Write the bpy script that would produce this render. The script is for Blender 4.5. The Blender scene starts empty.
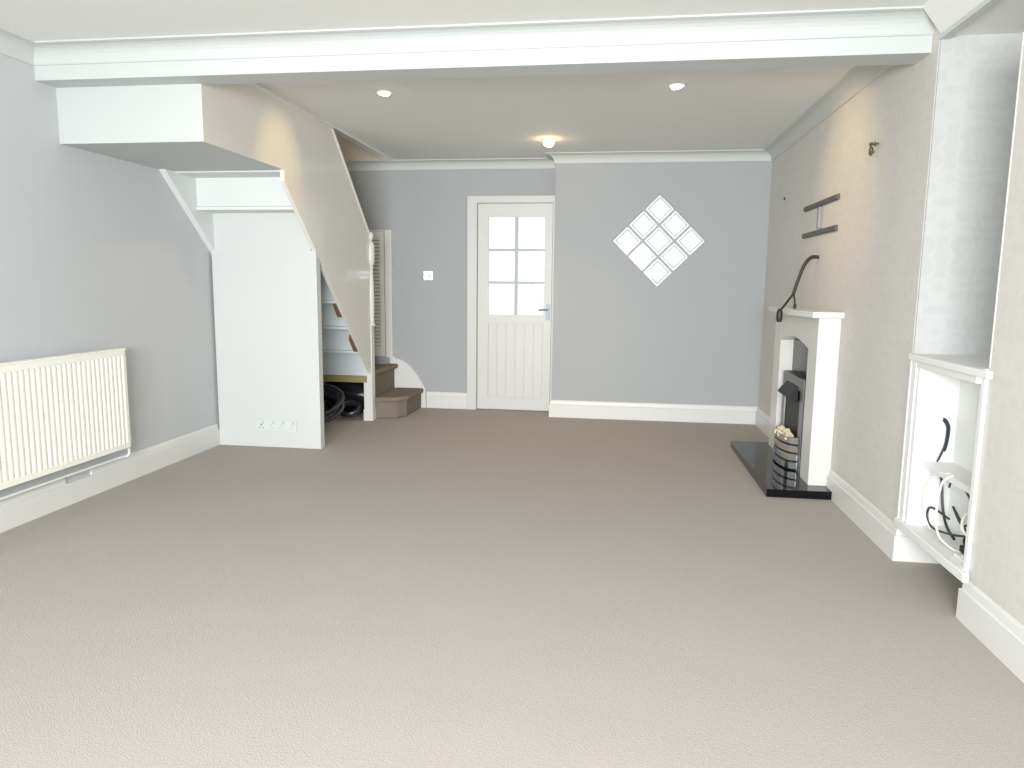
import bpy, bmesh, math, random
from mathutils import Vector, Matrix
random.seed(4)
SC = bpy.context.scene
COL = SC.collection
PI = math.pi

# ------------------------------------------------------------------ materials
def lin(c):
    r = []
    for v in c:
        v = v / 255.0
        r.append(v / 12.92 if v <= 0.04045 else ((v + 0.055) / 1.055) ** 2.4)
    return (r[0], r[1], r[2], 1.0)

def mat(name, rgb, rough=0.6, metal=0.0, spec=0.5, var=0.0, vscale=6.0, bump=0.0, bscale=200.0, coat=0.0,
        emit=None, estr=0.0, trans=0.0, ior=1.45):
    m = bpy.data.materials.new(name); m.use_nodes = True
    nt = m.node_tree; b = nt.nodes['Principled BSDF']
    c = lin(rgb)
    b.inputs['Base Color'].default_value = c
    b.inputs['Roughness'].default_value = rough
    b.inputs['Metallic'].default_value = metal
    b.inputs['Specular IOR Level'].default_value = spec
    b.inputs['IOR'].default_value = ior
    b.inputs['Coat Weight'].default_value = coat
    b.inputs['Coat Roughness'].default_value = 0.08
    b.inputs['Transmission Weight'].default_value = trans
    tc = nt.nodes.new('ShaderNodeTexCoord')
    if var > 0:
        n = nt.nodes.new('ShaderNodeTexNoise'); n.inputs['Scale'].default_value = vscale
        n.inputs['Detail'].default_value = 4
        nt.links.new(tc.outputs['Object'], n.inputs['Vector'])
        mx = nt.nodes.new('ShaderNodeMix'); mx.data_type = 'RGBA'
        mx.inputs[6].default_value = tuple(max(0, v * (1 - var)) for v in c[:3]) + (1,)
        mx.inputs[7].default_value = tuple(min(1, v * (1 + var)) for v in c[:3]) + (1,)
        nt.links.new(n.outputs['Fac'], mx.inputs[0]); nt.links.new(mx.outputs[2], b.inputs['Base Color'])
    if bump > 0:
        n2 = nt.nodes.new('ShaderNodeTexNoise'); n2.inputs['Scale'].default_value = bscale
        nt.links.new(tc.outputs['Object'], n2.inputs['Vector'])
        bp = nt.nodes.new('ShaderNodeBump'); bp.inputs['Strength'].default_value = bump
        bp.inputs['Distance'].default_value = 0.002
        nt.links.new(n2.outputs['Fac'], bp.inputs['Height']); nt.links.new(bp.outputs['Normal'], b.inputs['Normal'])
    if emit:
        b.inputs['Emission Color'].default_value = lin(emit); b.inputs['Emission Strength'].default_value = estr
    return m

def mat_damask(name, rgb, amt):
    """wallpaper: soft tone-on-tone damask made of mirrored wave rings in object space"""
    m = mat(name, rgb, rough=0.55, spec=0.3)
    nt = m.node_tree; b = nt.nodes['Principled BSDF']; c = lin(rgb)
    tc = nt.nodes.new('ShaderNodeTexCoord')
    sep = nt.nodes.new('ShaderNodeSeparateXYZ'); nt.links.new(tc.outputs['Object'], sep.inputs[0])
    def M(op, a, bb=None):
        n = nt.nodes.new('ShaderNodeMath'); n.operation = op
        for i, v in enumerate((a, bb)):
            if v is None: continue
            if isinstance(v, (int, float)): n.inputs[i].default_value = v
            else: nt.links.new(v, n.inputs[i])
        return n.outputs[0]
    h = M('ADD', sep.outputs['X'], sep.outputs['Y'])
    u = M('PINGPONG', h, 0.13); v = M('PINGPONG', M('ADD', sep.outputs['Z'], M('MULTIPLY', M('FLOOR', M('DIVIDE', h, 0.26)), 0.23)), 0.23)
    cb = nt.nodes.new('ShaderNodeCombineXYZ'); nt.links.new(u, cb.inputs[0]); nt.links.new(v, cb.inputs[1])
    w = nt.nodes.new('ShaderNodeTexNoise'); w.inputs['Scale'].default_value = 7; w.inputs['Detail'].default_value = 2
    w.inputs['Distortion'].default_value = 1.1
    nt.links.new(cb.outputs[0], w.inputs['Vector'])
    rings = M('SINE', M('MULTIPLY', w.outputs['Fac'], 30.0))
    ramp = nt.nodes.new('ShaderNodeValToRGB'); ramp.color_ramp.elements[0].position = 0.55; ramp.color_ramp.elements[1].position = 0.97
    nt.links.new(M('ADD', M('MULTIPLY', rings, 0.5), 0.5), ramp.inputs[0])
    mx = nt.nodes.new('ShaderNodeMix'); mx.data_type = 'RGBA'
    mx.inputs[6].default_value = tuple(x * (1 - amt) for x in c[:3]) + (1,)
    mx.inputs[7].default_value = tuple(min(1, x * (1 + amt)) for x in c[:3]) + (1,)
    nt.links.new(ramp.outputs[0], mx.inputs[0]); nt.links.new(mx.outputs[2], b.inputs['Base Color'])
    return m

def mat_carpet(name, rgb):
    m = mat(name, rgb, rough=0.95, spec=0.1)
    nt = m.node_tree; b = nt.nodes['Principled BSDF']; c = lin(rgb)
    tc = nt.nodes.new('ShaderNodeTexCoord')
    mp = nt.nodes.new('ShaderNodeMapping'); mp.inputs['Scale'].default_value = (1, 1.6, 1)
    nt.links.new(tc.outputs['Object'], mp.inputs[0])
    v = nt.nodes.new('ShaderNodeTexVoronoi'); v.inputs['Scale'].default_value = 170
    nt.links.new(mp.outputs[0], v.inputs['Vector'])
    n = nt.nodes.new('ShaderNodeTexNoise'); n.inputs['Scale'].default_value = 190; n.inputs['Detail'].default_value = 4
    nt.links.new(mp.outputs[0], n.inputs['Vector'])
    n2 = nt.nodes.new('ShaderNodeTexNoise'); n2.inputs['Scale'].default_value = 2.2; n2.inputs['Detail'].default_value = 3
    nt.links.new(tc.outputs['Object'], n2.inputs['Vector'])
    mx = nt.nodes.new('ShaderNodeMix'); mx.data_type = 'RGBA'
    mx.inputs[6].default_value = tuple(x * .7 for x in c[:3]) + (1,)
    mx.inputs[7].default_value = tuple(min(1, x * 1.3) for x in c[:3]) + (1,)
    nt.links.new(n.outputs['Fac'], mx.inputs[0])
    mx2 = nt.nodes.new('ShaderNodeMix'); mx2.data_type = 'RGBA'; mx2.blend_type = 'MULTIPLY'; mx2.inputs[0].default_value = 1
    rp = nt.nodes.new('ShaderNodeValToRGB'); rp.color_ramp.elements[0].color = (.93, .93, .93, 1)
    nt.links.new(n2.outputs['Fac'], rp.inputs[0])
    nt.links.new(mx.outputs[2], mx2.inputs[6]); nt.links.new(rp.outputs[0], mx2.inputs[7])
    nt.links.new(mx2.outputs[2], b.inputs['Base Color'])
    bp = nt.nodes.new('ShaderNodeBump'); bp.inputs['Strength'].default_value = .35; bp.inputs['Distance'].default_value = .003
    nt.links.new(v.outputs['Distance'], bp.inputs['Height']); nt.links.new(bp.outputs['Normal'], b.inputs['Normal'])
    return m

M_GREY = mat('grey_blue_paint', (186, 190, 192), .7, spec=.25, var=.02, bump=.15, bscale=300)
M_GREY_DIM = mat('grey_blue_paint_dimmed', (160, 164, 166), .7, spec=.25, var=.02, bump=.15, bscale=300)  # same paint as the left wall, darkened for the dimmer far end
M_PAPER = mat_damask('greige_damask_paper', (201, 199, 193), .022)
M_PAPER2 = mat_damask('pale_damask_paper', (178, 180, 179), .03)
M_CEIL = mat('ceiling_paint', (228, 230, 226), .8, spec=.2, bump=.1, bscale=150)
M_WHITE = mat('white_gloss_paint', (214, 215, 212), .35, var=.01)
M_SATIN = mat('white_satin_board', (200, 204, 203), .5, var=.01)
M_CORN = mat('cornice_white', (192, 197, 194), .6)
M_CORN_DIM = mat('cornice_white_dimmed', (184, 189, 187), .6)  # cornice white, darkened in colour to offset the strong near light
M_BOARD = mat('stair_board_white', (212, 217, 215), .5)
M_DOOR = mat('door_white_paint', (203, 205, 201), .4, var=.01)
M_BARS = mat('glazing_bar_paint', (176, 180, 178), .5)
M_UNIT = mat('unit_white_paint', (224, 226, 223), .45, var=.01)
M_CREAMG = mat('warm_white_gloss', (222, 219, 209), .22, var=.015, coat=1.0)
M_WHITE2 = mat('aged_white_paint', (214, 214, 206), .5, var=.02)
M_UNDER = mat('pale_blue_board', (205, 214, 217), .5, var=.02)
M_CARPET = mat_carpet('beige_carpet', (165, 159, 151))
M_CARPET_SHADED = mat_carpet('beige_carpet_shaded', (120, 111, 98))  # same carpet as the floor, with the stair shade put into its colour
M_WARMWALL = mat('upper_landing_paint', (214, 205, 188), .8)
M_RAD = mat('radiator_enamel', (244, 244, 232), .35)
M_PIPE = mat('grey_pipe', (168, 172, 172), .4, metal=.3)
M_CHROME = mat('chrome', (225, 228, 232), .16, metal=1)
M_BRUSH = mat('brushed_steel', (176, 175, 172), .33, metal=.9, var=.05, vscale=40)
M_CHROMED = mat('satin_chrome', (120, 128, 136), .5, metal=1)
M_BRUSHD = mat('dark_brushed_steel', (128, 128, 128), .35, metal=.8, var=.05, vscale=40)
M_BRASS = mat('dull_brass', (112, 98, 62), .35, metal=.8)
M_GRANITE = mat('black_granite', (6, 7, 8), .07, spec=.3, var=.5, vscale=180)
M_BLACK = mat('matt_black', (15, 15, 16), .5, spec=.3)
M_BLACKG = mat('black_gloss_panel', (14, 14, 15), .3, spec=.3)
M_COAL = mat('pale_coals', (216, 204, 172), .8, var=.35, vscale=30)
M_MARBLE = mat('cream_marble', (214, 215, 209), .3, var=.03, vscale=9)
M_CABLE = mat('dark_brown_cable', (26, 21, 19), .5)
M_BKCABLE = mat('blue_black_cable', (22, 26, 38), .45)
M_WHCABLE = mat('white_cable', (226, 224, 214), .45)
M_GREYM = mat('grey_bracket_metal', (84, 81, 76), .5, metal=.6, var=.06, vscale=30)
M_PLASTIC = mat('white_plastic', (236, 240, 238), .3)
M_SOCK = mat('socket_white_plastic', (203, 210, 208), .35)
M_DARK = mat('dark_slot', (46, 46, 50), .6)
M_LIGHTGREY = mat('socket_grey', (176, 180, 180), .5)
M_HOSE = mat('black_hose', (30, 32, 38), .35, spec=.6)
M_BAG = mat('black_bag_vinyl', (20, 21, 25), .3, var=.3, vscale=12, bump=.6, bscale=18)
M_PLANK = mat('yellowed_plank', (132, 126, 72), .6, var=.12, vscale=12)
M_WEDGE = mat('brown_wood', (104, 80, 62), .6, var=.2, vscale=30)
M_MORTAR = mat('grey_mortar', (168, 172, 172), .8)
M_SHADOWGAP = mat('shadow_gap', (70, 70, 66), .9)
M_LAMPG = mat('glowing_lamp', (255, 240, 215), .4, emit=(255, 226, 190), estr=9)
M_LAMPH = mat('hot_lamp', (255, 240, 215), .4, emit=(255, 214, 150), estr=40)

def mat_glass(name, rough=0.0, tint=(245, 250, 250)):
    m = bpy.data.materials.new(name); m.use_nodes = True
    nt = m.node_tree; nt.nodes.remove(nt.nodes['Principled BSDF'])
    out = nt.nodes['Material Output']
    t = nt.nodes.new('ShaderNodeBsdfTransparent'); t.inputs[0].default_value = lin(tint)
    g = nt.nodes.new('ShaderNodeBsdfGlossy'); g.inputs['Roughness'].default_value = .05
    tr = nt.nodes.new('ShaderNodeBsdfTranslucent'); tr.inputs[0].default_value = lin(tint)
    mx = nt.nodes.new('ShaderNodeMixShader'); mx.inputs[0].default_value = rough
    fr = nt.nodes.new('ShaderNodeFresnel'); fr.inputs[0].default_value = 1.3
    m2 = nt.nodes.new('ShaderNodeMixShader')
    nt.links.new(t.outputs[0], mx.inputs[1]); nt.links.new(tr.outputs[0], mx.inputs[2])
    nt.links.new(fr.outputs[0], m2.inputs[0]); nt.links.new(mx.outputs[0], m2.inputs[1]); nt.links.new(g.outputs[0], m2.inputs[2])
    nt.links.new(m2.outputs[0], out.inputs[0])
    return m
M_PANE = mat_glass('clear_pane', .12)
M_BLOCK = mat_glass('frosted_block_glass', .3, (250, 253, 252))

M_BLOCKEDGE = mat_glass('block_edge_glass', .6, (205, 216, 218))
# ------------------------------------------------------------------ mesh helpers
def box(bm, x0, x1, y0, y1, z0, z1):
    v = [bm.verts.new((x, y, z)) for x in (x0, x1) for y in (y0, y1) for z in (z0, z1)]
    for f in ((0,1,3,2),(4,6,7,5),(0,4,5,1),(2,3,7,6),(0,2,6,4),(1,5,7,3)):
        bm.faces.new([v[i] for i in f])

def prism(bm, pts, axis, a0, a1):
    """polygon pts in the two other axes (in xyz order), extruded along axis"""
    def P(p, a):
        if axis == 'x': return (a, p[0], p[1])
        if axis == 'y': return (p[0], a, p[1])
        return (p[0], p[1], a)
    A = [bm.verts.new(P(p, a0)) for p in pts]; B = [bm.verts.new(P(p, a1)) for p in pts]
    n = len(pts)
    bm.faces.new(A); bm.faces.new(B[::-1])
    for i in range(n): bm.faces.new([A[i], A[(i+1) % n], B[(i+1) % n], B[i]])

def smooth_path(pts, k=8):
    pts = [Vector(p) for p in pts]; out = []
    for i in range(len(pts) - 1):
        p0 = pts[max(i-1, 0)]; p1 = pts[i]; p2 = pts[i+1]; p3 = pts[min(i+2, len(pts)-1)]
        for j in range(k):
            t = j / k
            out.append(.5 * ((2*p1) + (p2-p0)*t + (2*p0-5*p1+4*p2-p3)*t*t + (3*p1-p0-3*p2+p3)*t**3))
    out.append(pts[-1]); return out

def tube(bm, pts, r, seg=10, radii=None):
    rings = []; n = len(pts); pts = [Vector(p) for p in pts]
    up = Vector((0, 0, 1)); prev = None
    for i, p in enumerate(pts):
        t = (pts[min(i+1, n-1)] - pts[max(i-1, 0)]).normalized()
        if prev is None:
            a = up if abs(t.z) < .9 else Vector((1, 0, 0)); u = t.cross(a).normalized()
        else:
            u = (prev - t * prev.dot(t)).normalized()
        prev = u; w = t.cross(u); rr = radii[i] if radii else r
        rings.append([bm.verts.new(p + (u * math.cos(2*PI*k/seg) + w * math.sin(2*PI*k/seg)) * rr) for k in range(seg)])
    for a, b in zip(rings, rings[1:]):
        for k in range(seg): bm.faces.new([a[k], a[(k+1) % seg], b[(k+1) % seg], b[k]])
    bm.faces.new(rings[0][::-1]); bm.faces.new(rings[-1])

def lathe(bm, prof, origin=(0, 0, 0), axis='z', seg=24):
    """prof: list of (radius, height)"""
    o = Vector(origin); rings = []
    for r, h in prof:
        ring = []
        for k in range(seg):
            a = 2*PI*k/seg; c, s = r*math.cos(a), r*math.sin(a)
            q = {'z': (c, s, h), 'x': (h, c, s), 'y': (c, h, s)}[axis]
            ring.append(bm.verts.new(o + Vector(q)))
        rings.append(ring)
    for a, b in zip(rings, rings[1:]):
        for k in range(seg): bm.faces.new([a[k], a[(k+1) % seg], b[(k+1) % seg], b[k]])
    if prof[0][0] > 1e-5: bm.faces.new(rings[0])
    if prof[-1][0] > 1e-5: bm.faces.new(rings[-1])

def sweep(bm, path, prof, closed_ends=True):
    """mitred sweep of prof [(distance into room, z)] along a floor-plan polyline; room on the right"""
    n = len(path); rings = []
    dirs = [(Vector(path[i+1]) - Vector(path[i])).normalized() for i in range(n-1)]
    R = [Vector((d.y, -d.x)) for d in dirs]
    for i, p in enumerate(path):
        if i == 0: m = R[0]
        elif i == n-1: m = R[-1]
        else:
            m = (R[i-1] + R[i]); m = m / (1 + R[i-1].dot(R[i]))
        rings.append([bm.verts.new((p[0] + m.x*d, p[1] + m.y*d, z)) for d, z in prof])
    k = len(prof)
    for a, b in zip(rings, rings[1:]):
        for j in range(k): bm.faces.new([a[j], a[(j+1) % k], b[(j+1) % k], b[j]])
    bm.faces.new(rings[0]); bm.faces.new(rings[-1][::-1])

def obj(name, bm, m, parent=None, bevel=0, smooth=False, kind=None, label=None, loc=None):
    bmesh.ops.remove_doubles(bm, verts=bm.verts, dist=1e-5)
    bmesh.ops.recalc_face_normals(bm, faces=bm.faces)
    me = bpy.data.meshes.new(name); bm.to_mesh(me); bm.free()
    if smooth:
        for p in me.polygons: p.use_smooth = True
    o = bpy.data.objects.new(name, me); COL.objects.link(o)
    me.materials.append(m)
    if loc: o.location = loc
    if parent: 
        o.parent = parent
        o.location = Vector(o.location) - WLOC(parent)
    if bevel:
        b = o.modifiers.new('Bevel', 'BEVEL'); b.width = bevel; b.segments = 2; b.limit_method = 'ANGLE'; b.angle_limit = .6
        b.harden_normals = False
    if smooth:
        e = o.modifiers.new('Split', 'EDGE_SPLIT'); e.split_angle = math.radians(40)
    if kind: o['kind'] = kind
    if label: o['label'] = label
    return o

def WLOC(o):
    v = Vector(o.location)
    while o.parent: o = o.parent; v = v + Vector(o.location)
    return v

def thing(name, label, cat, loc, group=None):
    o = bpy.data.objects.new(name, None); COL.objects.link(o); o.location = loc
    o.empty_display_size = .1
    o['label'] = label; o['category'] = cat
    if group: o['group'] = group
    return o
def tag(o, label, cat, group=None):
    o['label'] = label; o['category'] = cat
    if group: o['group'] = group
    return o
STRUCT_LABEL = {}
def struct(name, bm, m, label=None, cat=None, parent=None, **k):
    o = obj(name, bm, m, parent, **k)
    if parent is None:
        o['kind'] = 'structure'
        if label: o['label'] = label
        o['category'] = cat or name.split('_')[0]
    return o
def B(): return bmesh.new()
def bx(*a):
    b = B(); box(b, *a); return b

# ------------------------------------------------------------------ dimensions
XL, XR = -2.98, 1.32
YD, YB = 7.0, 6.73
H = 2.41
YR = -2.2            # rear wall behind the camera
PY = 2.80            # end of the near pier
XP = 1.345
CY = 3.41            # corner of the chimney breast
XS = -2.15           # outer face of the stairs

# floor, ceiling
struct('floor', bx(XL-.1, 2.0, YR-.1, YD+.1, -.08, 0), M_CARPET, 'beige-grey woven fitted carpet covering the whole floor', 'floor')
b = B()
box(b, XL-.1, 2.0, YR-.1, 4.6, H, H+.1)
box(b, XS-.05, 2.0, 4.6, YD+.1, H, H+.1)
struct('ceiling', b, M_CEIL, 'smooth off-white painted ceiling', 'ceiling')

# walls
struct('wall_left', bx(XL-.1, XL, YR-.1, YD+.1, 0, H), M_GREY, 'long grey-blue painted wall behind the radiator', 'wall')
b = B()
box(b, XL-.1, -1.345, YD, YD+.1, 0, H)
box(b, -1.345, -.545, YD, YD+.1, 2.02, H)
struct('wall_far', b, M_GREY_DIM, 'grey-blue wall around the glazed door at the far end', 'wall')
# right-hand far wall with its diamond opening
b = B(); x0, x1 = -.565, XR+.02; cx, cz, hd = .377, 1.643, .422
for y in (YB, YB+.14):
    R_ = [b.verts.new(p) for p in ((x0, y, 0), (x1, y, 0), (x1, y, H), (x0, y, H))]
    D_ = [b.verts.new(p) for p in ((cx, y, cz-hd), (cx+hd, y, cz), (cx, y, cz+hd), (cx-hd, y, cz))]
    BL, BR, TR, TL = R_; Bo, Ri, To, Le = D_
    for f in ((BL, BR, Bo), (BR, Ri, Bo), (BR, TR, Ri), (TR, To, Ri), (TR, TL, To), (TL, Le, To), (TL, BL, Le), (BL, Bo, Le)):
        b.faces.new(f)
    if y == YB: F0 = (R_, D_)
    else:
        for A, C in ((F0[0], R_), (F0[1], D_)):
            for i in range(4): b.faces.new([A[i], A[(i+1) % 4], C[(i+1) % 4], C[i]])
struct('wall_back', b, M_GREY_DIM, 'grey-blue wall with the diamond window', 'wall')
struct('wall_return', bx(-.565, -.465, YB+.14, YD+.1, 0, H), M_GREY_DIM, 'narrow grey return beside the glazed door', 'wall')
# the chimney breast
struct('wall_chimney', bx(XR, 2.0, CY+.012, YB+.14, 0, H), M_PAPER, 'greige papered chimney breast behind the fireplace', 'wall')
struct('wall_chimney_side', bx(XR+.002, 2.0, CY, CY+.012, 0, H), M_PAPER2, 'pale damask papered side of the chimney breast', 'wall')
struct('wall_right', bx(XP, 1.9, YR-.1, PY, 0, 2.105), M_PAPER, 'greige papered wall beside the niche, close to the camera', 'wall')
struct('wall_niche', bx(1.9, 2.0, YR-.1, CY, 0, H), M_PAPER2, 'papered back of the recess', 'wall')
struct('ceiling_niche', bx(XR, 1.9, YR-.1, CY, 2.29, H), M_CEIL, 'lowered ceiling over the recess', 'ceiling')
# rear wall with the big window the daylight comes through
b = B(); wx0, wx1, wz0, wz1 = -1.8, .7, .85, 2.1
box(b, XL-.1, wx0, YR-.1, YR, 0, H); box(b, wx1, 2.0, YR-.1, YR, 0, H)
box(b, wx0, wx1, YR-.1, YR, 0, wz0); box(b, wx0, wx1, YR-.1, YR, wz1, H)
struct('wall_rear', b, M_GREY, 'grey wall behind the camera with the wide window', 'wall')
b = B()
for x in (wx0, -.63, wx1-.06): box(b, x, x+.06, YR-.08, YR-.02, wz0, wz1)
box(b, wx0, wx1, YR-.08, YR-.02, wz0, wz0+.06); box(b, wx0, wx1, YR-.08, YR-.02, wz1-.06, wz1)
struct('window_2', b, M_WHITE, 'wide white framed window behind the camera', 'window')

# ceiling beam and the stair bulkhead
struct('wall_beam', bx(XL, XR, 3.50, 3.665, 2.25, H), M_CORN_DIM, 'white boxed beam across the ceiling', 'beam')
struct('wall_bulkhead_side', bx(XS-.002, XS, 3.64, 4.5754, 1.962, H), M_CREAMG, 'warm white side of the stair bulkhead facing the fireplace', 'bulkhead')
struct('wall_bulkhead', bx(XL, XS-.002, 3.64, 4.575, 1.962, H), M_CORN_DIM, 'white boxed bulkhead at the head of the stairs', 'bulkhead')

# stairwell above the ceiling
b = B()
box(b, XL-.1, XL, 4.5, YD+.1, H, 3.7); box(b, XL-.1, XS, YD, YD+.1, H, 3.7); box(b, XL-.1, XS, 4.5, 4.6, H+.1, 3.7)
box(b, XS-.05, XS+.05, 4.5, YD+.1, H+.1, 3.7); box(b, XL-.1, XS+.05, 4.5, YD+.1, 3.7, 3.8)
struct('wall_stairwell', b, M_WARMWALL, 'warm cream walls of the stairwell above the ceiling opening', 'wall')

# cornices
def cove(h=.085, d=.09):
    p = [(0, H), (0, H-h), (.008, H-h)]
    for i in range(7):
        a = i/6*PI/2
        p.append((.012 + (d-.022)*(1-math.cos(a)), H - h + .008 + (h-.018)*math.sin(a)))
    p += [(d, H-.008), (d, H)]
    return p
b = B(); sweep(b, [(XL, YD), (-.565, YD), (-.565, YB), (XR, YB), (XR, 3.665)], cove()); struct('trim_1', b, M_CORN, 'white coved cornice round the far end of the room', 'cornice')
b = B(); sweep(b, [(XL+.001, 3.5), (XR, 3.5)], cove(.088, .095)); struct('trim_2', b, M_CORN_DIM, 'white coved cornice along the face of the ceiling beam', 'cornice')
b = B(); sweep(b, [(XL, YR), (XL, 3.5)], cove(.089, .096)); struct('trim_7', b, M_CORN, 'white coved cornice above the radiator wall', 'cornice')
struct('trim_8', bx(XP-.002, XP+.005, PY-.004, PY+.002, .96, 2.106), M_WHITE, 'white bead standing in for the highlight down the corner beside the recess', 'trim')  # bead added to paint the bright highlight on the wall edge
struct('trim_3', bx(XS-.05, XS+.025, 3.67, YD-.09, H-.02, H), M_CREAMG, 'thin bead along the stairwell edge of the ceiling', 'trim')
struct('trim_4', bx(XR-.006, XR+.03, YR, CY, 2.275, 2.295), M_CORN, 'thin bead along the edge of the recess soffit', 'trim')

b = B(); prism(b, [(XR-.085, H), (XR+.001, 2.295), (XR+.03, H)], 'y', YR, 3.41); struct('trim_6', b, M_CEIL, 'sloped plaster edge between the ceiling and the recess', 'trim')
# baseboards
SK = [(0, 0), (.02, 0), (.02, .118), (.012, .121), (.012, .131), (.009, .15), (.003, .162), (0, .16)]
SKP = [(0, 0), (.02, 0), (.02, .122), (0, .122)]
b = B(); sweep(b, [(XL, YR), (XL, 3.49)], SK); sweep(b, [(XL, 3.69), (XL, 5.05)], SK); sweep(b, [(XL, 3.49), (XL, 3.69)], SKP)
struct('baseboard_left', b, M_WHITE, 'white moulded skirting board under the radiator, its top moulding broken by a short gap', 'skirting board')
b = B(); sweep(b, [(-1.845, YD), (-1.432, YD)], SK); struct('baseboard_far', b, M_WHITE, 'short white skirting board between the stairs and the glazed door', 'skirting board')
b = B(); sweep(b, [(-.565, YD), (-.565, YB), (XR, YB)], SK); struct('baseboard_back', b, M_WHITE, 'white skirting board under the diamond window', 'skirting board')
b = B(); sweep(b, [(XR, YB-.02), (XR, 5.64)], SK); struct('baseboard_chimney_far', b, M_WHITE, 'short white skirting board on the far side of the fireplace', 'skirting board')
b = B(); sweep(b, [(XR, 4.46), (XR, CY), (1.9, CY)], SK)
struct('baseboard_chimney', b, M_WHITE, 'white skirting board on the near side of the fireplace', 'skirting board')
b = B(); sweep(b, [(1.9, PY), (XP, PY), (XP, YR)], SK); struct('baseboard_right', b, M_WHITE, 'white skirting board along the near right wall', 'skirting board')

# ------------------------------------------------------------------ glazed door
dx0, dx1 = -1.325, -.605
D = B()
b = B()
box(b, -1.43, -1.335, YD-.03, YD, 0, 2.075); box(b, -.6, -.566, YD-.03, YD, 0, 2.075); box(b, -1.335, -.6, YD-.03, YD, 2.01, 2.075)
box(b, -1.42, -1.35, YD-.037, YD-.03, 0, 2.062); box(b, -1.35, -.57, YD-.037, YD-.03, 2.025, 2.062)
box(b, -1.345, -1.30, YD+.032, YD+.07, 0, 2.03); box(b, -.63, -.545, YD+.032, YD+.07, 0, 2.03); box(b, -1.30, -.63, YD+.032, YD+.07, 1.98, 2.03); box(b, -1.30, -.63, YD+.032, YD+.07, -.01, .03)
frame = struct('door_1', b, M_DOOR, 'white part-glazed door with six panes beside the blue-grey wall', 'door', bevel=.002)
gx0, gx1, gz0, gz1 = -1.222, -.682, .945, 1.88
b = B(); y0, y1 = YD-.012, YD+.03
box(b, dx0, gx0, y0, y1, .012, 2.0); box(b, gx1, dx1, y0, y1, .012, 2.0)
box(b, gx0, gx1, y0, y1, gz1, 2.0); box(b, gx0, gx1, y0, y1, .86, gz0); box(b, gx0, gx1, y0, y1, .012, .13)
leaf = obj('door_leaf', b, M_DOOR, frame)
b = B(); nb = 6; w = (gx1-gx0)/nb
for i in range(nb):
    box(b, gx0+i*w+.003, gx0+(i+1)*w-.003, YD-.004, YD+.02, .13, .86)
box(b, gx0, gx1, YD+.002, YD+.018, .13, .86)
obj('lower_panel', b, M_DOOR, leaf, bevel=.002)
b = B(); mx = (gx0+gx1)/2
box(b, mx-.015, mx+.015, YD-.01, YD+.025, gz0, gz1)
for k in (1, 2):
    z = gz0 + (gz1-gz0)*k/3; box(b, gx0, mx-.014, YD-.008, YD+.025, z-.012, z+.012); box(b, mx+.014, gx1, YD-.008, YD+.025, z-.012, z+.012)
obj('glazing_bars', b, M_BARS, leaf)
for i in range(2):
    for k in range(3):
        xa, xb = (gx0, mx-.014) if i == 0 else (mx+.014, gx1)
        za = gz0 + (gz1-gz0)*k/3 + (.012 if k else 0); zb_ = gz0 + (gz1-gz0)*(k+1)/3 - (.012 if k < 2 else 0)
        obj('pane', bx(xa, xb, YD+.008, YD+.012, za, zb_), M_PANE, leaf)
b = B(); hx = -.635
box(b, hx-.02, hx+.02, YD-.018, YD-.012, .90, 1.05)
tube(b, [(hx, YD-.018, 1.0), (hx, YD-.06, 1.0)], .009)
tube(b, smooth_path([(hx, YD-.06, 1.0), (hx-.03, YD-.062, 1.002), (hx-.085, YD-.055, .995)]), .009)
tube(b, [(hx, YD-.018, .94), (hx, YD-.024, .94)], .008)
obj('handle', b, M_CHROMED, leaf, smooth=True, label='chrome lever handle')
# a pale porch frame beyond the door glass, its daylight added as glow
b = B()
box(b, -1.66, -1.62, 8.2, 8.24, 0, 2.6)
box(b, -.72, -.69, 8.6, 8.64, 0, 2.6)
o = struct('trim_5', b, mat('porch_frame_glow', (250, 250, 250), .6, emit=(235, 240, 242), estr=.38), 'pale outer porch posts seen through the door panes', 'porch post')

# ------------------------------------------------------------------ diamond window of nine glass blocks
ang = PI/4; side = hd*math.sqrt(2); pitch = side/3
wroot = None
b = B()
def rot(u, v): return (cx + u*math.cos(ang) - v*math.sin(ang), cz + u*math.sin(ang) + v*math.cos(ang))
def rbar(b, u0, u1, v0, v1, y0, y1):
    prism(b, [rot(u0, v0), rot(u1, v0), rot(u1, v1), rot(u0, v1)], 'y', y0, y1)
g = .009; hs = side/2
for k in range(4):
    t = -hs + k*pitch
    a0 = max(t-g, -hs); a1 = min(t+g, hs)
    rbar(b, a0, a1, -hs, hs, YB+.018, YB+.055)
    rbar(b, -hs, hs, a0, a1, YB+.019, YB+.054)
wroot = struct('window_1', b, M_MORTAR, 'diamond-shaped window of nine square glass blocks', 'window')
for i in range(3):
    for k in range(3):
        b = B(); u0 = -hs + i*pitch + g; v0 = -hs + k*pitch + g; u1 = u0 + pitch - 2*g; v1 = v0 + pitch - 2*g
        rbar(b, u0, u1, v0, v1, YB+.014, YB+.022)
        gb = obj('glass_block', b, M_BLOCK, wroot, bevel=.003)
        b = B(); q = .016; e = .007
        rbar(b, u0+q, u1-q, v0+q, v0+q+e, YB+.0125, YB+.0138); rbar(b, u0+q, u1-q, v1-q-e, v1-q, YB+.0125, YB+.0138)
        rbar(b, u0+q, u0+q+e, v0+q+e, v1-q-e, YB+.0125, YB+.0138); rbar(b, u1-q-e, u1-q, v0+q+e, v1-q-e, YB+.0125, YB+.0138)
        obj('moulded_edge', b, M_BLOCKEDGE, gb)

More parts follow.
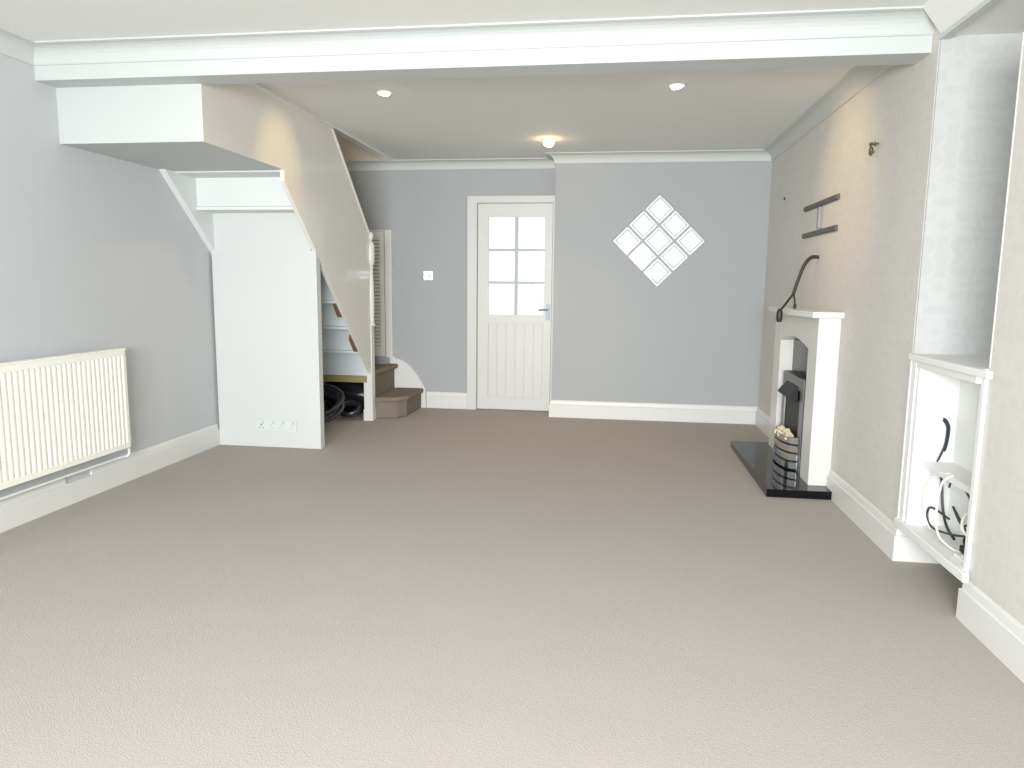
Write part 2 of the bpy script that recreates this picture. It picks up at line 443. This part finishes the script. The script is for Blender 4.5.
# ------------------------------------------------------------------ louvred cupboard door on the half landing
b = B()
box(b, -2.26, -2.19, YD-.025, YD, .50, 1.757); box(b, -2.73, -2.66, YD-.025, YD, .50, 1.757)
box(b, -2.66, -2.26, YD-.02, YD-.001, 1.745, 1.757)
lf = struct('door_2', b, M_WHITE2, 'white louvred cupboard door behind the newel post', 'door')
b = B()
box(b, -2.652, -2.60, YD-.02, YD-.002, .51, 1.74); box(b, -2.315, -2.268, YD-.02, YD-.002, .51, 1.74)
box(b, -2.60, -2.315, YD-.02, YD-.002, .51, .58); box(b, -2.60, -2.315, YD-.02, YD-.002, 1.66, 1.74)
ll = obj('door_leaf', b, M_WHITE2, lf)
b = B()
z = .58
while z < 1.65:
    prism(b, [(YD-.018, z), (YD-.012, z), (YD-.002, z+.03), (YD-.008, z+.03)], 'x', -2.60, -2.315); z += .036
obj('slats', b, M_WHITE2, ll)
obj('backing', bx(-2.60, -2.315, YD-.0018, YD-.0008, .58, 1.66), M_SHADOWGAP, ll)
obj('shadow_gap', bx(-2.268, -2.26, YD-.012, YD-.001, .5, 1.745), M_SHADOWGAP, lf)

# ------------------------------------------------------------------ staircase
st = thing('staircase', 'white boxed-in staircase with carpeted bottom steps and turned newel post', 'staircase', (XS, 6.28, 0))
def zb(y): return 1.944 - .893*(y-4.514)       # underside of the strings
def ztop(y): return 2.379 - .905*(y-5.407)     # top of the balustrade panel
YN = 6.205                                      # newel front
# outer string
b = B()
prism(b, [(4.70, zb(4.70)), (YN, zb(YN)), (YN, zb(YN)+.29), (4.66, zb(4.66)+.31)], 'x', XS+.0002, XS+.0006)
string = obj('outer_string', b, M_CREAMG, st)
b = B()
ye = 5.407 - (H-.02-2.379)/.905
prism(b, [(4.5755, zb(4.5755)), (YN, zb(YN)), (YN, ztop(YN)), (ye, H-.02), (4.5755, H-.001)], 'x', XS-.03, XS)
pan = obj('balustrade_panel', b, M_CREAMG, st)
b = B()
prism(b, [(ye, H-.022), (ye+.035, H-.022), (YN, ztop(YN)+.03), (YN, ztop(YN))], 'x', XS-.04, XS+.008)
obj('handrail', b, M_CREAMG, st, bevel=.004)
b = B()
prism(b, [(4.5, zb(4.5)), (YD-.7, zb(YD-.7)), (YD-.7, zb(YD-.7)+.35), (4.5, zb(4.5)+.45)], 'x', XL, XL+.045)
obj('wall_string', b, M_BOARD, st)
# treads and risers seen from below
for k in range(0, 7):
    yk = 4.85 + .2275*k; zk = 1.955 - .22*k
    obj('riser', bx(XL+.045, XS-.035, yk, yk+.018, zk-(.24 if k == 6 else .195), zk), M_UNDER if k else M_BOARD, st)
    obj('tread', bx(XL+.045, XS-.035, yk-.24, yk+.035, zk, zk+.022), M_UNDER if k > 1 else M_BOARD, st)
# half landing and bottom step in carpet
b = B()
box(b, XL, XS-.03, 6.33, YD-.03, .395, .432)
obj('landing', b, M_CARPET_SHADED, st)
P2 = [(-2.15, 6.335), (-2.13, YD-.02), (-2.2, YD-.02), (-2.24, 6.335)]
b = B(); prism(b, [(-2.17, 6.335), (-2.17, YD-.02), (-2.215, YD-.02), (-2.215, 6.335)], 'z', .0, .42)
prism(b, [(-2.15, 6.335), (-2.13, YD-.021), (-2.25, YD-.021), (-2.25, 6.335)], 'z', .395, .44)
o = obj('landing_riser', b, M_CARPET_SHADED, st, bevel=.018)
b = B(); prism(b, [(-2.168, 6.29), (-1.965, 6.36), (-1.90, 6.47), (-1.895, YD-.021), (-2.168, YD-.021)], 'z', 0, .18)
prism(b, [(-2.165, 6.265), (-1.95, 6.335), (-1.88, 6.45), (-1.87, YD-.022), (-2.165, YD-.022)], 'z', .155, .20)
obj('bottom_step', b, M_CARPET_SHADED, st, bevel=.016, label='carpeted bottom step')
# curved white wall string
pts = [(-2.22, .40), (-2.22, .53), (-2.17, .505)]
for i in range(13):
    a = PI/2 * i/12
    pts.append((-2.16 + .31*math.sin(a)*.98, .19 + .30*max(0, math.cos(a))**2))
pts += [(-1.848, 0), (-2.22, 0)]
b = B(); prism(b, pts, 'y', YD-.026, YD-.0005)
obj('curved_string', b, M_WHITE, st, label='white curved string board on the wall')
# newel
nx, ny, nw = -2.182, 6.247, .04
b = B(); box(b, nx-nw, nx+nw, ny-nw, ny+nw, .0, .86)
newel = obj('newel_post', b, M_WHITE, st, bevel=.004)
obj('newel_plinth', bx(nx-nw-.004, nx+nw+.004, ny-nw-.004, ny+nw+.004, 0, .10), M_WHITE, newel)
b = B(); tx, ty = nx+.022, ny-.004
lathe(b, [(.036, .86), (.032, .875), (.022, .885), (.030, .91), (.022, .93), (.027, .96), (.03, 1.1), (.026, 1.25), (.02, 1.36), (.03, 1.375), (.02, 1.39),
          (.034, 1.41), (.037, 1.45), (.037, 1.56), (.032, 1.59), (.016, 1.605), (.016, 1.612), (.026, 1.625), (.031, 1.65), (.026, 1.675), (.01, 1.688), (0, 1.69)],
      (tx+.006, ty, 0))
obj('turned_finial', b, M_WHITE, newel, smooth=True)
for yk, L in ((5.53, .12), (5.86, .15)):
    b = B(); prism(b, [(yk, zb(yk)+.02), (yk+L*.75, zb(yk+L*.75)+.005), (yk+L*.8, zb(yk+L*.8)+.05), (yk+.02, zb(yk)+.06)], 'x', XS-.075, XS-.036)
    obj('wedge', b, M_WEDGE, st, label='bare brown wooden wedge')

# panel that closes the cupboard under the stairs
b = B()
zt = 1.742
yb_ = 5.05
prism(b, [(XL+.02, 0), (XS, 0), (XS, zb(5.05)), (XS-.04, zb(5.05)+.0), (XS-.04, zt), (XL+.045, zt), (XL+.02, 1.48)], 'y', yb_, yb_+.02)
prism(b, [(5.0701, 0), (5.12, 0), (5.12, zb(5.125)), (5.0701, zb(5.075))], 'x', XS-.03, XS)
sp = obj('understair_panel', b, M_SATIN, None)
tag(sp, 'tall white panel boxing in the space under the stairs', 'panel')

# plank across the cupboard
o = obj('wooden_plank', bx(XL+.05, XS-.04, 6.172, 6.20, .352, .41), M_PLANK)
tag(o, 'yellowed wooden plank across the back of the open cupboard under the stairs', 'plank')

# hose and bag under the stairs
b = B()
pts = []; R_ = random.Random(3)
for i in range(0, 150):
    a = i/150*2*PI*4.3
    r = .20 + .022*math.sin(a*1.3)
    pts.append((-2.50 + r*math.cos(a), 5.80 + .20*math.sin(a), .05 + .11*(1+math.sin(a))*.9 + i*.0002 + .0004*i))
rad = [.016 + .002*(i % 2) for i in range(len(pts))]
tube(b, pts, .024, 10, rad)
o = obj('vacuum_hose', b, M_HOSE, smooth=True); tag(o, 'coiled ribbed black vacuum hose on the carpet under the stairs', 'hose')
def lump(name, c, s, seed, m, label, cat):
    b = B(); bmesh.ops.create_icosphere(b, subdivisions=4, radius=1)
    rr = random.Random(seed); ph = [rr.uniform(0, 6) for _ in range(6)]
    for v in b.verts:
        p = v.co.copy(); k = 1 + .07*math.sin(5*p.x+ph[0]) + .06*math.sin(7*p.y+ph[1]+2*p.z) + .05*math.sin(9*p.z+ph[2]+3*p.x)
        v.co = Vector((p.x*s[0]*k, p.y*s[1]*k, max(p.z*s[2]*k, -s[2]*.8)))
    o = obj(name, b, m, smooth=True, loc=(c[0], c[1], c[2])); tag(o, label, cat); return o
lump('holdall_bag', (-2.52, 6.62, .155), (.25, .17, .19), 5, M_BAG, 'slumped black bag at the back of the cupboard under the stairs', 'bag')
lump('holdall_bag', (-2.78, 6.2, .125), (.15, .22, .155), 8, M_BAG, 'black bag behind the coiled hose, against the left wall', 'bag')
b = B(); pts = []
for i in range(70):
    a = i/70*2*PI*2.1
    pts.append((-2.36 + .09*math.cos(a), 6.22 + .07*math.sin(a), .03 + .05*(1+math.sin(a)) + i*.0006))
tube(b, pts, .016, 8)
o = obj('coiled_flex', b, M_HOSE, smooth=True); tag(o, 'small black coil of cord beside the foot of the newel post', 'cord')

# ------------------------------------------------------------------ radiator
ry0, ry1, rz0, rz1 = 2.15, 3.92, .238, .84
rd = thing('radiator', 'cream ribbed panel radiator on the left wall', 'radiator', (XL+.08, 3.0, rz0))
b = B(); xf = -2.878
prof = []; n = int((ry1-ry0-.03)/.0355); y = ry0+.016
pts = [(XL+.07, ry0), (xf, ry0), (xf, ry0+.008)]
for i in range(n):
    pts += [(xf-.010, y+.004), (xf-.010, y+.012), (xf+.004, y+.018), (xf+.004, y+.030)]
    y += (ry1-ry0-.03)/n
pts += [(xf, ry1-.010), (xf, ry1), (XL+.07, ry1)]
prism(b, pts, 'z', rz0+.035, rz1-.045)
ra = obj('ribbed_panel', b, M_RAD, rd)
b = B(); box(b, XL+.07, xf, ry0, ry1, rz0, rz0+.035); box(b, XL+.07, xf, ry0, ry1, rz1-.045, rz1-.01)
box(b, XL+.05, xf+.004, ry0-.003, ry1+.003, rz1-.012, rz1)
obj('casing', b, M_RAD, rd, bevel=.004)
for yy in (2.4, 3.6): obj('wall_bracket', bx(XL+.004, XL+.07, yy, yy+.04, rz0+.08, rz1-.1), M_PIPE, rd)
b = B(); vx, vy = -2.915, ry1+.028
tube(b, [(vx, ry1-.01, rz0+.035), (vx, vy, rz0+.035)], .011)
lathe(b, [(.0, -.028), (.012, -.028), (.015, -.02), (.015, .02), (.011, .03), (0, .034)], (vx, vy, rz0+.035))
tube(b, [(vx, vy, rz0), (vx, vy, .19)], .0075)
tube(b, smooth_path([(vx, vy, .19), (vx-.005, vy-.01, .178), (vx-.02, vy-.04, .175), (vx-.025, vy-.3, .175), (vx-.025, 2.0, .175)]), .007)
obj('valve', b, M_PLASTIC, rd, smooth=True)

# ------------------------------------------------------------------ sockets and switch
# four-gang socket on the panel
sx0, sx1, sz0, sz1 = -2.655, -2.335, .122, .208
so = thing('wall_socket', 'wide white four-gang power socket low on the white panel', 'socket', ((sx0+sx1)/2, yb_, sz0))
obj('face_plate', bx(sx0, sx1, yb_-.01, yb_, sz0, sz1), M_SOCK, so, bevel=.002)
sw = (sx1-sx0)/4
for i in range(4):
    c = sx0 + sw*(i+.5)
    b = B(); box(b, c-.004, c+.004, yb_-.012, yb_-.0095, sz0+.042, sz0+.056)
    box(b, c-.018, c-.009, yb_-.012, yb_-.0095, sz0+.022, sz0+.028); box(b, c+.009, c+.018, yb_-.012, yb_-.0095, sz0+.022, sz0+.028)
    obj('pin_slots', b, M_LIGHTGREY if i else M_DARK, so)
    obj('rocker', bx(c+.01, c+.022, yb_-.014, yb_-.0095, sz0+.058, sz0+.076), M_LIGHTGREY, so)
# light switch
lx0, lx1, lz0, lz1 = -1.868, -1.782, 1.275, 1.358
ls = thing('light_switch', 'small square chrome light switch on the grey wall left of the door', 'light switch', ((lx0+lx1)/2, YD, lz0))
obj('face_plate', bx(lx0, lx1, YD-.008, YD, lz0, lz1), mat('polished_plate', (235, 236, 245), .12, metal=1), ls, bevel=.002)
for s in (-1, 1):
    c = (lx0+lx1)/2 + s*.012; m_ = (lz0+lz1)/2
    obj('rocker', bx(c-.008, c+.008, YD-.0115, YD-.0075, m_-.016, m_+.016), M_BLACK, ls)
for s in (-1, 1):
    b = B(); lathe(b, [(0, -.0095), (.005, -.0095), (.005, -.0075)], ((lx0+lx1)/2+s*.031, YD, (lz0+lz1)/2), 'y', 10)
    obj('screw', b, M_DARK, ls)

# ------------------------------------------------------------------ downlights
def downlight(x, y, label, hot, tilt):
    t = thing('downlight', label, 'downlight', (x, y, H), 'recessed ceiling downlights')
    b = B(); lathe(b, [(.0, -.001), (.038, -.001), (.038, -.006), (.042, -.012), (.054, -.010), (.062, 0)], (x, y, H), 'z', 32)
    obj('bezel', b, M_WHITE, t, smooth=True)
    b = B()
    if hot: lathe(b, [(0, -.055), (.022, -.054), (.038, -.044), (.044, -.024), (.036, 0)], (0, 0, 0), 'z', 24)
    else: lathe(b, [(0, -.026), (.026, -.023), (.034, -.014), (.035, 0)], (0, 0, 0), 'z', 24)
    o = obj('lamp', b, M_LAMPH if hot else M_LAMPG, None, smooth=True)
    o.rotation_euler = tilt; o.parent = t; o.location = (0, 0, -.004)
downlight(-1.443, 4.486, 'lit recessed downlight nearest the staircase', False, (.2, .25, 0))
downlight(.323, 4.505, 'lit recessed downlight on the fireplace side of the ceiling', False, (.2, -.25, 0))
downlight(-.566, 6.043, 'brightly glowing downlight close to the far wall cornice', True, (-.5, 0, 0))

# ------------------------------------------------------------------ fireplace surround
fx = 1.195; XW = XR
fs = thing('fireplace_surround', 'cream fireplace surround with arched opening on the papered chimney breast', 'fireplace surround', (XR, 5.045, .05))
hz = .05
FY0, FY1, IY0, IY1 = 4.47, 5.62, 4.67, 5.42
obj('side_post', bx(fx, XW, FY0, IY0, hz, 1.065), M_MARBLE, fs, bevel=.003)
obj('side_post', bx(fx, XW, IY1, FY1, hz, 1.065), M_MARBLE, fs, bevel=.003)
b = B(); pts = [(IY0, 1.065), (IY0, .865)]
for i in range(1, 12):
    t = i/12; pts.append((IY0 + (IY1-IY0)*t, .865 + .05*math.sin(PI*t)))
pts += [(IY1, .865), (IY1, 1.065)]
prism(b, pts, 'x', fx+.001, XW)
obj('arched_frieze', b, M_MARBLE, fs)
b = B(); pts = [(XW, 4.42), (1.145, 4.42)]
for i in range(1, 12):
    t = i/12; pts.append((1.145 - .038*math.sin(PI*t), 4.42 + 1.24*t))
pts += [(1.145, 5.66), (XW, 5.66)]
prism(b, pts, 'z', 1.065, 1.10)
mant = obj('mantel_shelf', b, M_MARBLE, fs, bevel=.003)
obj('back_panel', bx(1.285, XW-.001, IY0, IY1, hz, .93), M_BLACKG, fs, label='glossy black back panel')
o = obj('hearth', bx(.93, XR, 4.345, 5.70, 0, .05), M_GRANITE, bevel=.003)
tag(o, 'polished black granite hearth slab on the carpet', 'hearth')
# electric fire
ef = thing('electric_fire', 'inset electric fire with silver trim, black hood and banded front', 'electric fire', (1.24, 5.045, hz))
ey0, ey1, ez1 = 4.76, 5.33, .655
b = B()
prism(b, [(ey0, hz), (ey1, hz), (ey1, ez1), (ey0, ez1)], 'x', 1.218, 1.284)
obj('body', b, M_BLACK, ef)
b = B()
box(b, 1.207, 1.218, ey0, ey0+.075, hz, ez1); box(b, 1.207, 1.218, ey1-.075, ey1, hz, ez1); box(b, 1.207, 1.218, ey0+.075, ey1-.075, ez1-.085, ez1)
obj('trim_frame', b, M_BRUSHD, ef, bevel=.003)
b = B(); prism(b, [(1.207, .60), (1.207, .49), (1.148, .52), (1.15, .528)], 'y', 4.89, 5.21)
obj('hood', b, M_BLACK, ef)
def arc(z0, z1, r0=.0):
    b = B(); A = []; Bv = []
    n = 14; pts = []
    for i in range(n+1):
        t = -1 + 2*i/n; pts.append((1.206 - .085*(1-t*t)**.5 if abs(t) < 1 else 1.206, 5.045 + .235*t))
    ins = [(x+.008, y) for x, y in pts]
    prism(b, pts + ins[::-1], 'z', z0, z1); return b
for k in range(4):
    z = hz + .012 + k*.055
    obj('fret_band', arc(z, z+.042), M_CHROME, ef, label='bowed chrome band')
b = B()
prism(b, [(1.206 - .074*math.sqrt(max(0, 1-t*t)), 5.045 + .222*t) for t in [-1+2*i/12 for i in range(13)]], 'z', hz, .235)
obj('basket', b, M_BLACK, ef)
b = B(); rr = random.Random(7)
for i in range(34):
    t = rr.uniform(-.8, .8); yy = 5.045 + .21*t; xx = 1.195 - rr.uniform(0, .065)*math.sqrt(1-t*t); s = rr.uniform(.014, .025)
    mtx = Matrix.Translation((xx, yy, .245 + rr.uniform(0, .05)*(1-abs(t)))) @ Matrix.Rotation(rr.uniform(0, 3), 4, Vector((rr.random(), rr.random(), 1)).normalized()) @ Matrix.Diagonal((s, s*rr.uniform(.7, 1.1), s*.75, 1))
    bmesh.ops.create_icosphere(b, subdivisions=1, radius=1, matrix=mtx)
o = obj('coals', b, M_COAL, ef, label='pale imitation coals'); o['kind'] = 'stuff'

# ------------------------------------------------------------------ things on the chimney wall
tb = thing('tv_bracket', 'grey metal H-shaped television bracket on the chimney breast', 'wall bracket', (XR, 5.06, 1.68))
def rail(z):
    b = B(); prism(b, [(XR, z-.017), (XR-.012, z-.017), (XR-.02, z-.01), (XR-.02, z+.011), (XR-.012, z+.017), (XR, z+.017)], 'y', 4.67, 5.45)
    return b
rails = [obj('rail', rail(1.785), M_GREYM, tb), obj('rail', rail(1.60), M_GREYM, tb)]
b = B(); box(b, XR-.018, XR, 5.02, 5.09, 1.625, 1.76); box(b, XR-.026, XR-.018, 5.03, 5.045, 1.625, 1.76)
obj('upright', b, M_BRUSHD, tb)
for z, rl in ((1.787, rails[0]), (1.60, rails[1])):
    for yy in (4.75, 5.1, 5.34): obj('fixing_slot', bx(XR-.0215, XR-.0195, yy, yy+.03, z-.004, z+.004), M_DARK, rl)
# hanging cable
cab = thing('hanging_cable', 'dark cable drooping out of the wall onto the mantel shelf', 'cable', (XR, 5.04, 1.44))
b = B()
main = smooth_path([(XR-.001, 5.045, 1.44), (1.27, 5.045, 1.437), (1.229, 5.04, 1.385), (1.197, 5.04, 1.289), (1.172, 5.035, 1.20)])
tube(b, main, .011, 10); tube(b, [p + Vector((.006, .012, -.004)) for p in main], .008, 8)
obj('sheath', b, M_CABLE, cab, smooth=True)
b = B(); tube(b, smooth_path([(1.172, 5.035, 1.20), (1.12, 5.01, 1.13), (1.088, 4.985, 1.095)]), .0075, 8)
tail = obj('tail', b, M_CABLE, cab, smooth=True)
b = B(); lathe(b, [(0, -.05), (.014, -.05), (.02, -.035), (.021, .01), (.016, .028), (.008, .04), (0, .04)], (1.08, 4.98, 1.062), 'z', 12)
obj('plug', b, M_CABLE, tail, smooth=True)
b = B(); tube(b, smooth_path([(1.172, 5.035, 1.20), (1.17, 4.99, 1.165), (1.168, 4.965, 1.135)]), .006, 8)
lathe(b, [(0, -.02), (.009, -.018), (.011, 0), (.007, .016), (0, .018)], (1.168, 4.96, 1.121), 'z', 10)
obj('jack', b, M_CABLE, cab, smooth=True)
# brass light fitting remains
wl = thing('wall_light_fitting', 'small bare brass light fitting high on the chimney breast', 'wall light fitting', (XR, 4.10, 1.98))
b = B(); lathe(b, [(.004, -.03), (.008, -.026), (.008, -.006), (.012, 0)], (XR, 4.12, 1.985), 'x', 12)
tube(b, smooth_path([(XR-.028, 4.12, 1.985), (XR-.03, 4.09, 1.985), (XR-.028, 4.05, 1.975), (XR-.024, 4.0, 1.965)]), .0045, 8)
obj('arm', b, M_BRASS, wl, smooth=True)
b = B(); pts = [(XR-.025, 4.10 + .024*math.cos(a), 1.945 + .02*math.sin(a)) for a in [2*PI*i/8 for i in range(9)]]
tube(b, pts, .005, 8); tube(b, [(XR-.026, 4.12, 1.985), (XR-.025, 4.11, 1.963)], .004, 8)
lathe(b, [(.004, -.025), (.004, 0)], (XR, 4.123, 1.945), 'x', 10)
obj('lamp_ring', b, M_BRASS, wl, smooth=True)
b = B(); lathe(b, [(.006, -.012), (.012, -.008), (.012, 0)], (XR, 6.14, 1.94), 'x', 12)
o = obj('wall_plug', b, M_GREYM, smooth=True); tag(o, 'tiny screw fixing high on the papered wall near the far corner', 'screw')

# ------------------------------------------------------------------ built-in shelf unit in the niche
su = thing('shelf_unit', 'white open shelf unit built into the niche beside the chimney breast', 'shelf unit', (1.38, 3.05, .165))
xb = 1.485
obj('side_panel', bx(XR-.002, xb, CY-.09, CY-.021, .20, .925), M_UNIT, su)
obj('side_panel', bx(XR+.016, xb, PY+.004, PY+.02, .20, .925), M_UNIT, su)
obj('back_panel', bx(xb, xb+.015, PY+.004, CY-.02, .165, .93), M_UNIT, su)
b = B(); box(b, XR-.008, XR+.012, CY-.06, CY-.002, .20, .93); box(b, XR-.012, XR-.008, CY-.016, CY-.002, .20, .93)
obj('stile', b, M_UNIT, su, bevel=.002)
obj('stile', bx(XP-.014, XP-.001, PY-.006, PY+.02, .20, .93), M_UNIT, su, bevel=.002)
obj('top_rail', bx(XR-.006, XR+.012, PY+.02, CY-.06, .90, .93), M_UNIT, su, bevel=.002)
obj('top_shelf', bx(XR-.001, 1.895, PY+.004, CY-.004, .93, .955), M_UNIT, su, bevel=.002)
obj('shelf_nosing', bx(XR-.022, XR-.0005, PY-.085, CY-.002, .928, .957), M_UNIT, su, bevel=.004)
obj('middle_shelf', bx(1.365, xb, PY+.02, CY-.10, .465, .49), M_UNIT, su)
obj('bottom_shelf', bx(XR-.003, xb, PY+.004, CY-.02, .168, .20), M_UNIT, su)
obj('bottom_nosing', bx(XR-.022, XR-.0005, PY-.06, CY-.002, .168, .204), M_UNIT, su, bevel=.004)
obj('under_shelf_shade', bx(xb+.02, xb+.03, PY+.022, CY-.021, 0, .165), M_DARK, su)  # dark sheet painting the shade under the bottom shelf
# bits and cables in the unit
def cable(name, pts, r, m, label, k=8, cat='cable'):
    b = B(); tube(b, smooth_path(pts, k), r, 8); o = obj(name, b, m, smooth=True); tag(o, label, cat); return o
b = B(); pth = smooth_path([(1.42, 3.295, .69), (1.437, 3.29, .655), (1.434, 3.29, .58), (1.42, 3.29, .53), (1.408, 3.29, .496)])
tube(b, pth, .004, 8); tube(b, [p + Vector((.005, -.005, -.003)) for p in pth[:22]], .004, 8); tube(b, [p + Vector((.002, .007, -.01)) for p in pth[:28]], .004, 8)
o = obj('cable_bundle', b, M_BKCABLE, smooth=True); tag(o, 'bunch of blue-black cables hanging down the inside of the shelf unit', 'cable')
cable('black_cable', [(1.42, 3.28, .464), (1.43, 3.275, .40), (1.43, 3.25, .31), (1.43, 3.2, .24), (1.42, 3.1, .215)], .006, M_BKCABLE, 'thick black cable dropping straight from the middle shelf to the bottom shelf')
cable('black_cable', [(1.44, 3.23, .40), (1.44, 3.20, .45), (1.44, 3.12, .44), (1.44, 3.03, .39), (1.44, 3.02, .32), (1.44, 3.09, .28), (1.44, 3.18, .33), (1.435, 3.10, .30), (1.43, 2.98, .25), (1.42, 2.9, .235)], .0045, M_BKCABLE, 'black cable standing in a loop at the back of the bottom shelf')
cable('black_cable', [(1.43, 3.18, .275), (1.40, 3.27, .295), (1.395, 3.305, .27), (1.395, 3.29, .225), (1.40, 3.23, .212), (1.42, 3.1, .232), (1.45, 2.95, .27), (1.44, 2.86, .23)], .005, M_BKCABLE, 'black cable curled at the chimney end of the bottom shelf')
cable('white_lead', [(1.375, 3.06, .4955), (1.34, 3.07, .455), (1.338, 3.09, .33), (1.345, 3.07, .24), (1.37, 3.0, .208), (1.39, 2.96, .208)], .0045, M_WHCABLE, 'white lead hanging from the middle shelf in a long loop')
cable('white_lead', [(1.375, 3.09, .4945), (1.355, 3.20, .46), (1.36, 3.27, .36), (1.37, 3.27, .26), (1.385, 3.24, .207)], .0035, M_WHCABLE, 'thin white lead falling along the chimney end of the unit')
cable('white_lead', [(1.37, 2.83, .40), (1.36, 2.90, .38), (1.37, 2.93, .31), (1.39, 2.86, .28), (1.41, 2.82, .25)], .006, M_WHCABLE, 'white lead arching at the near end of the bottom shelf')
b = B(); box(b, 1.385, 1.435, 2.89, 2.98, .201, .235)
o = obj('power_adaptor', b, M_BLACK, bevel=.006); tag(o, 'small black power adaptor among the cables', 'adaptor')
b = B(); box(b, 1.345, 1.375, 2.80, 2.93, .201, .218); box(b, 1.35, 1.37, 2.82, 2.84, .218, .224); box(b, 1.35, 1.37, 2.87, 2.89, .218, .224)
o = obj('extension_socket', b, M_WHCABLE, bevel=.004); tag(o, 'flat white extension socket at the front of the bottom shelf', 'socket')
b = B(); R5 = random.Random(11)
for r_ in (.045, .038, .05):
    c = Vector((1.425 + R5.uniform(-.01, .01), 2.96 + R5.uniform(-.03, .02), .27))
    pts = [c + Vector((.012*math.sin(2*a), r_*math.cos(a), r_*math.sin(a))) for a in [2*PI*i/24 for i in range(25)]]
    tube(b, pts, .007, 8)
o = obj('coiled_flex', b, M_BLACK, smooth=True); tag(o, 'small coil of black flex at the back of the bottom shelf', 'cable')

# ------------------------------------------------------------------ lights
w = bpy.data.worlds.new('World'); SC.world = w; w.use_nodes = True
bg = w.node_tree.nodes['Background']; bg.inputs[0].default_value = (.96, .985, 1.0, 1); bg.inputs[1].default_value = 1.9
def area(loc, rot, sx, sy, e, c):
    l = bpy.data.lights.new('area_light', 'AREA'); l.shape = 'RECTANGLE'; l.size = sx; l.size_y = sy; l.energy = e; l.color = c
    o = bpy.data.objects.new('area_light', l); COL.objects.link(o); o.location = loc; o.rotation_euler = rot; return o
wl_ = area(((wx0+wx1)/2, YR+.02, (wz0+wz1)/2), (PI/2-.12, 0, 0), wx1-wx0-.05, wz1-wz0-.1, 315, (.985, .99, 1.0)); wl_.data.spread = math.radians(125)
def spot(loc, tgt, e, size, c, blend=.6, r=.03):
    l = bpy.data.lights.new('spot_lamp', 'SPOT'); l.energy = e; l.spot_size = math.radians(size); l.spot_blend = blend; l.color = c
    l.shadow_soft_size = r
    o = bpy.data.objects.new('spot_lamp', l); COL.objects.link(o); o.location = loc
    o.rotation_euler = (Vector(tgt) - Vector(loc)).to_track_quat('-Z', 'Y').to_euler(); return o
WARM = (1.0, .66, .30)
spot((-1.46, 4.48, H-.035), (-2.15, 4.52, 1.98), 20, 60, WARM, .9)
spot((.34, 4.50, H-.035), (1.32, 4.6, 1.85), 36, 75, WARM, .9)
spot((-.566, 6.0, H-.09), (-.6, 5.4, 0), 45, 125, WARM, .9)
l = bpy.data.lights.new('landing_fill', 'POINT'); l.energy = 4; l.color = (1, .88, .72); l.shadow_soft_size = .08  # unseen point light added to warm the stairwell walls
o = bpy.data.objects.new('landing_fill', l); COL.objects.link(o); o.location = (-2.6, 5.6, 3.3)
# camera flash
l = bpy.data.lights.new('flash', 'POINT'); l.energy = 19; l.color = (.95, .97, 1); l.shadow_soft_size = .03
o = bpy.data.objects.new('flash', l); COL.objects.link(o); o.location = (0.03, .02, 1.28)

# ------------------------------------------------------------------ camera
yaw, pitch, roll, f = .1392, .1372, .0109, 721.5
cy_, sy_ = math.cos(yaw), math.sin(yaw); cp, sp_ = math.cos(pitch), math.sin(pitch); c, s = math.cos(roll), math.sin(roll)
f0 = Vector((-sy_, cy_, 0)); r0 = Vector((cy_, sy_, 0)); u0 = Vector((0, 0, 1))
F = cp*f0 - sp_*u0; U = cp*u0 + sp_*f0; R = c*r0 + s*U; V = c*U - s*r0
cam = bpy.data.cameras.new('camera'); co = bpy.data.objects.new('camera', cam); COL.objects.link(co)
cam.sensor_width = 36; cam.lens = f/1024*36; cam.clip_start = .02
m = Matrix((R, V, -F)).transposed().to_4x4(); m.translation = (0, 0, 1.24); co.matrix_world = m
SC.camera = co
SC.view_settings.view_transform = 'Standard'
SC.view_settings.exposure = -0.24
SC.view_settings.gamma = 1.16
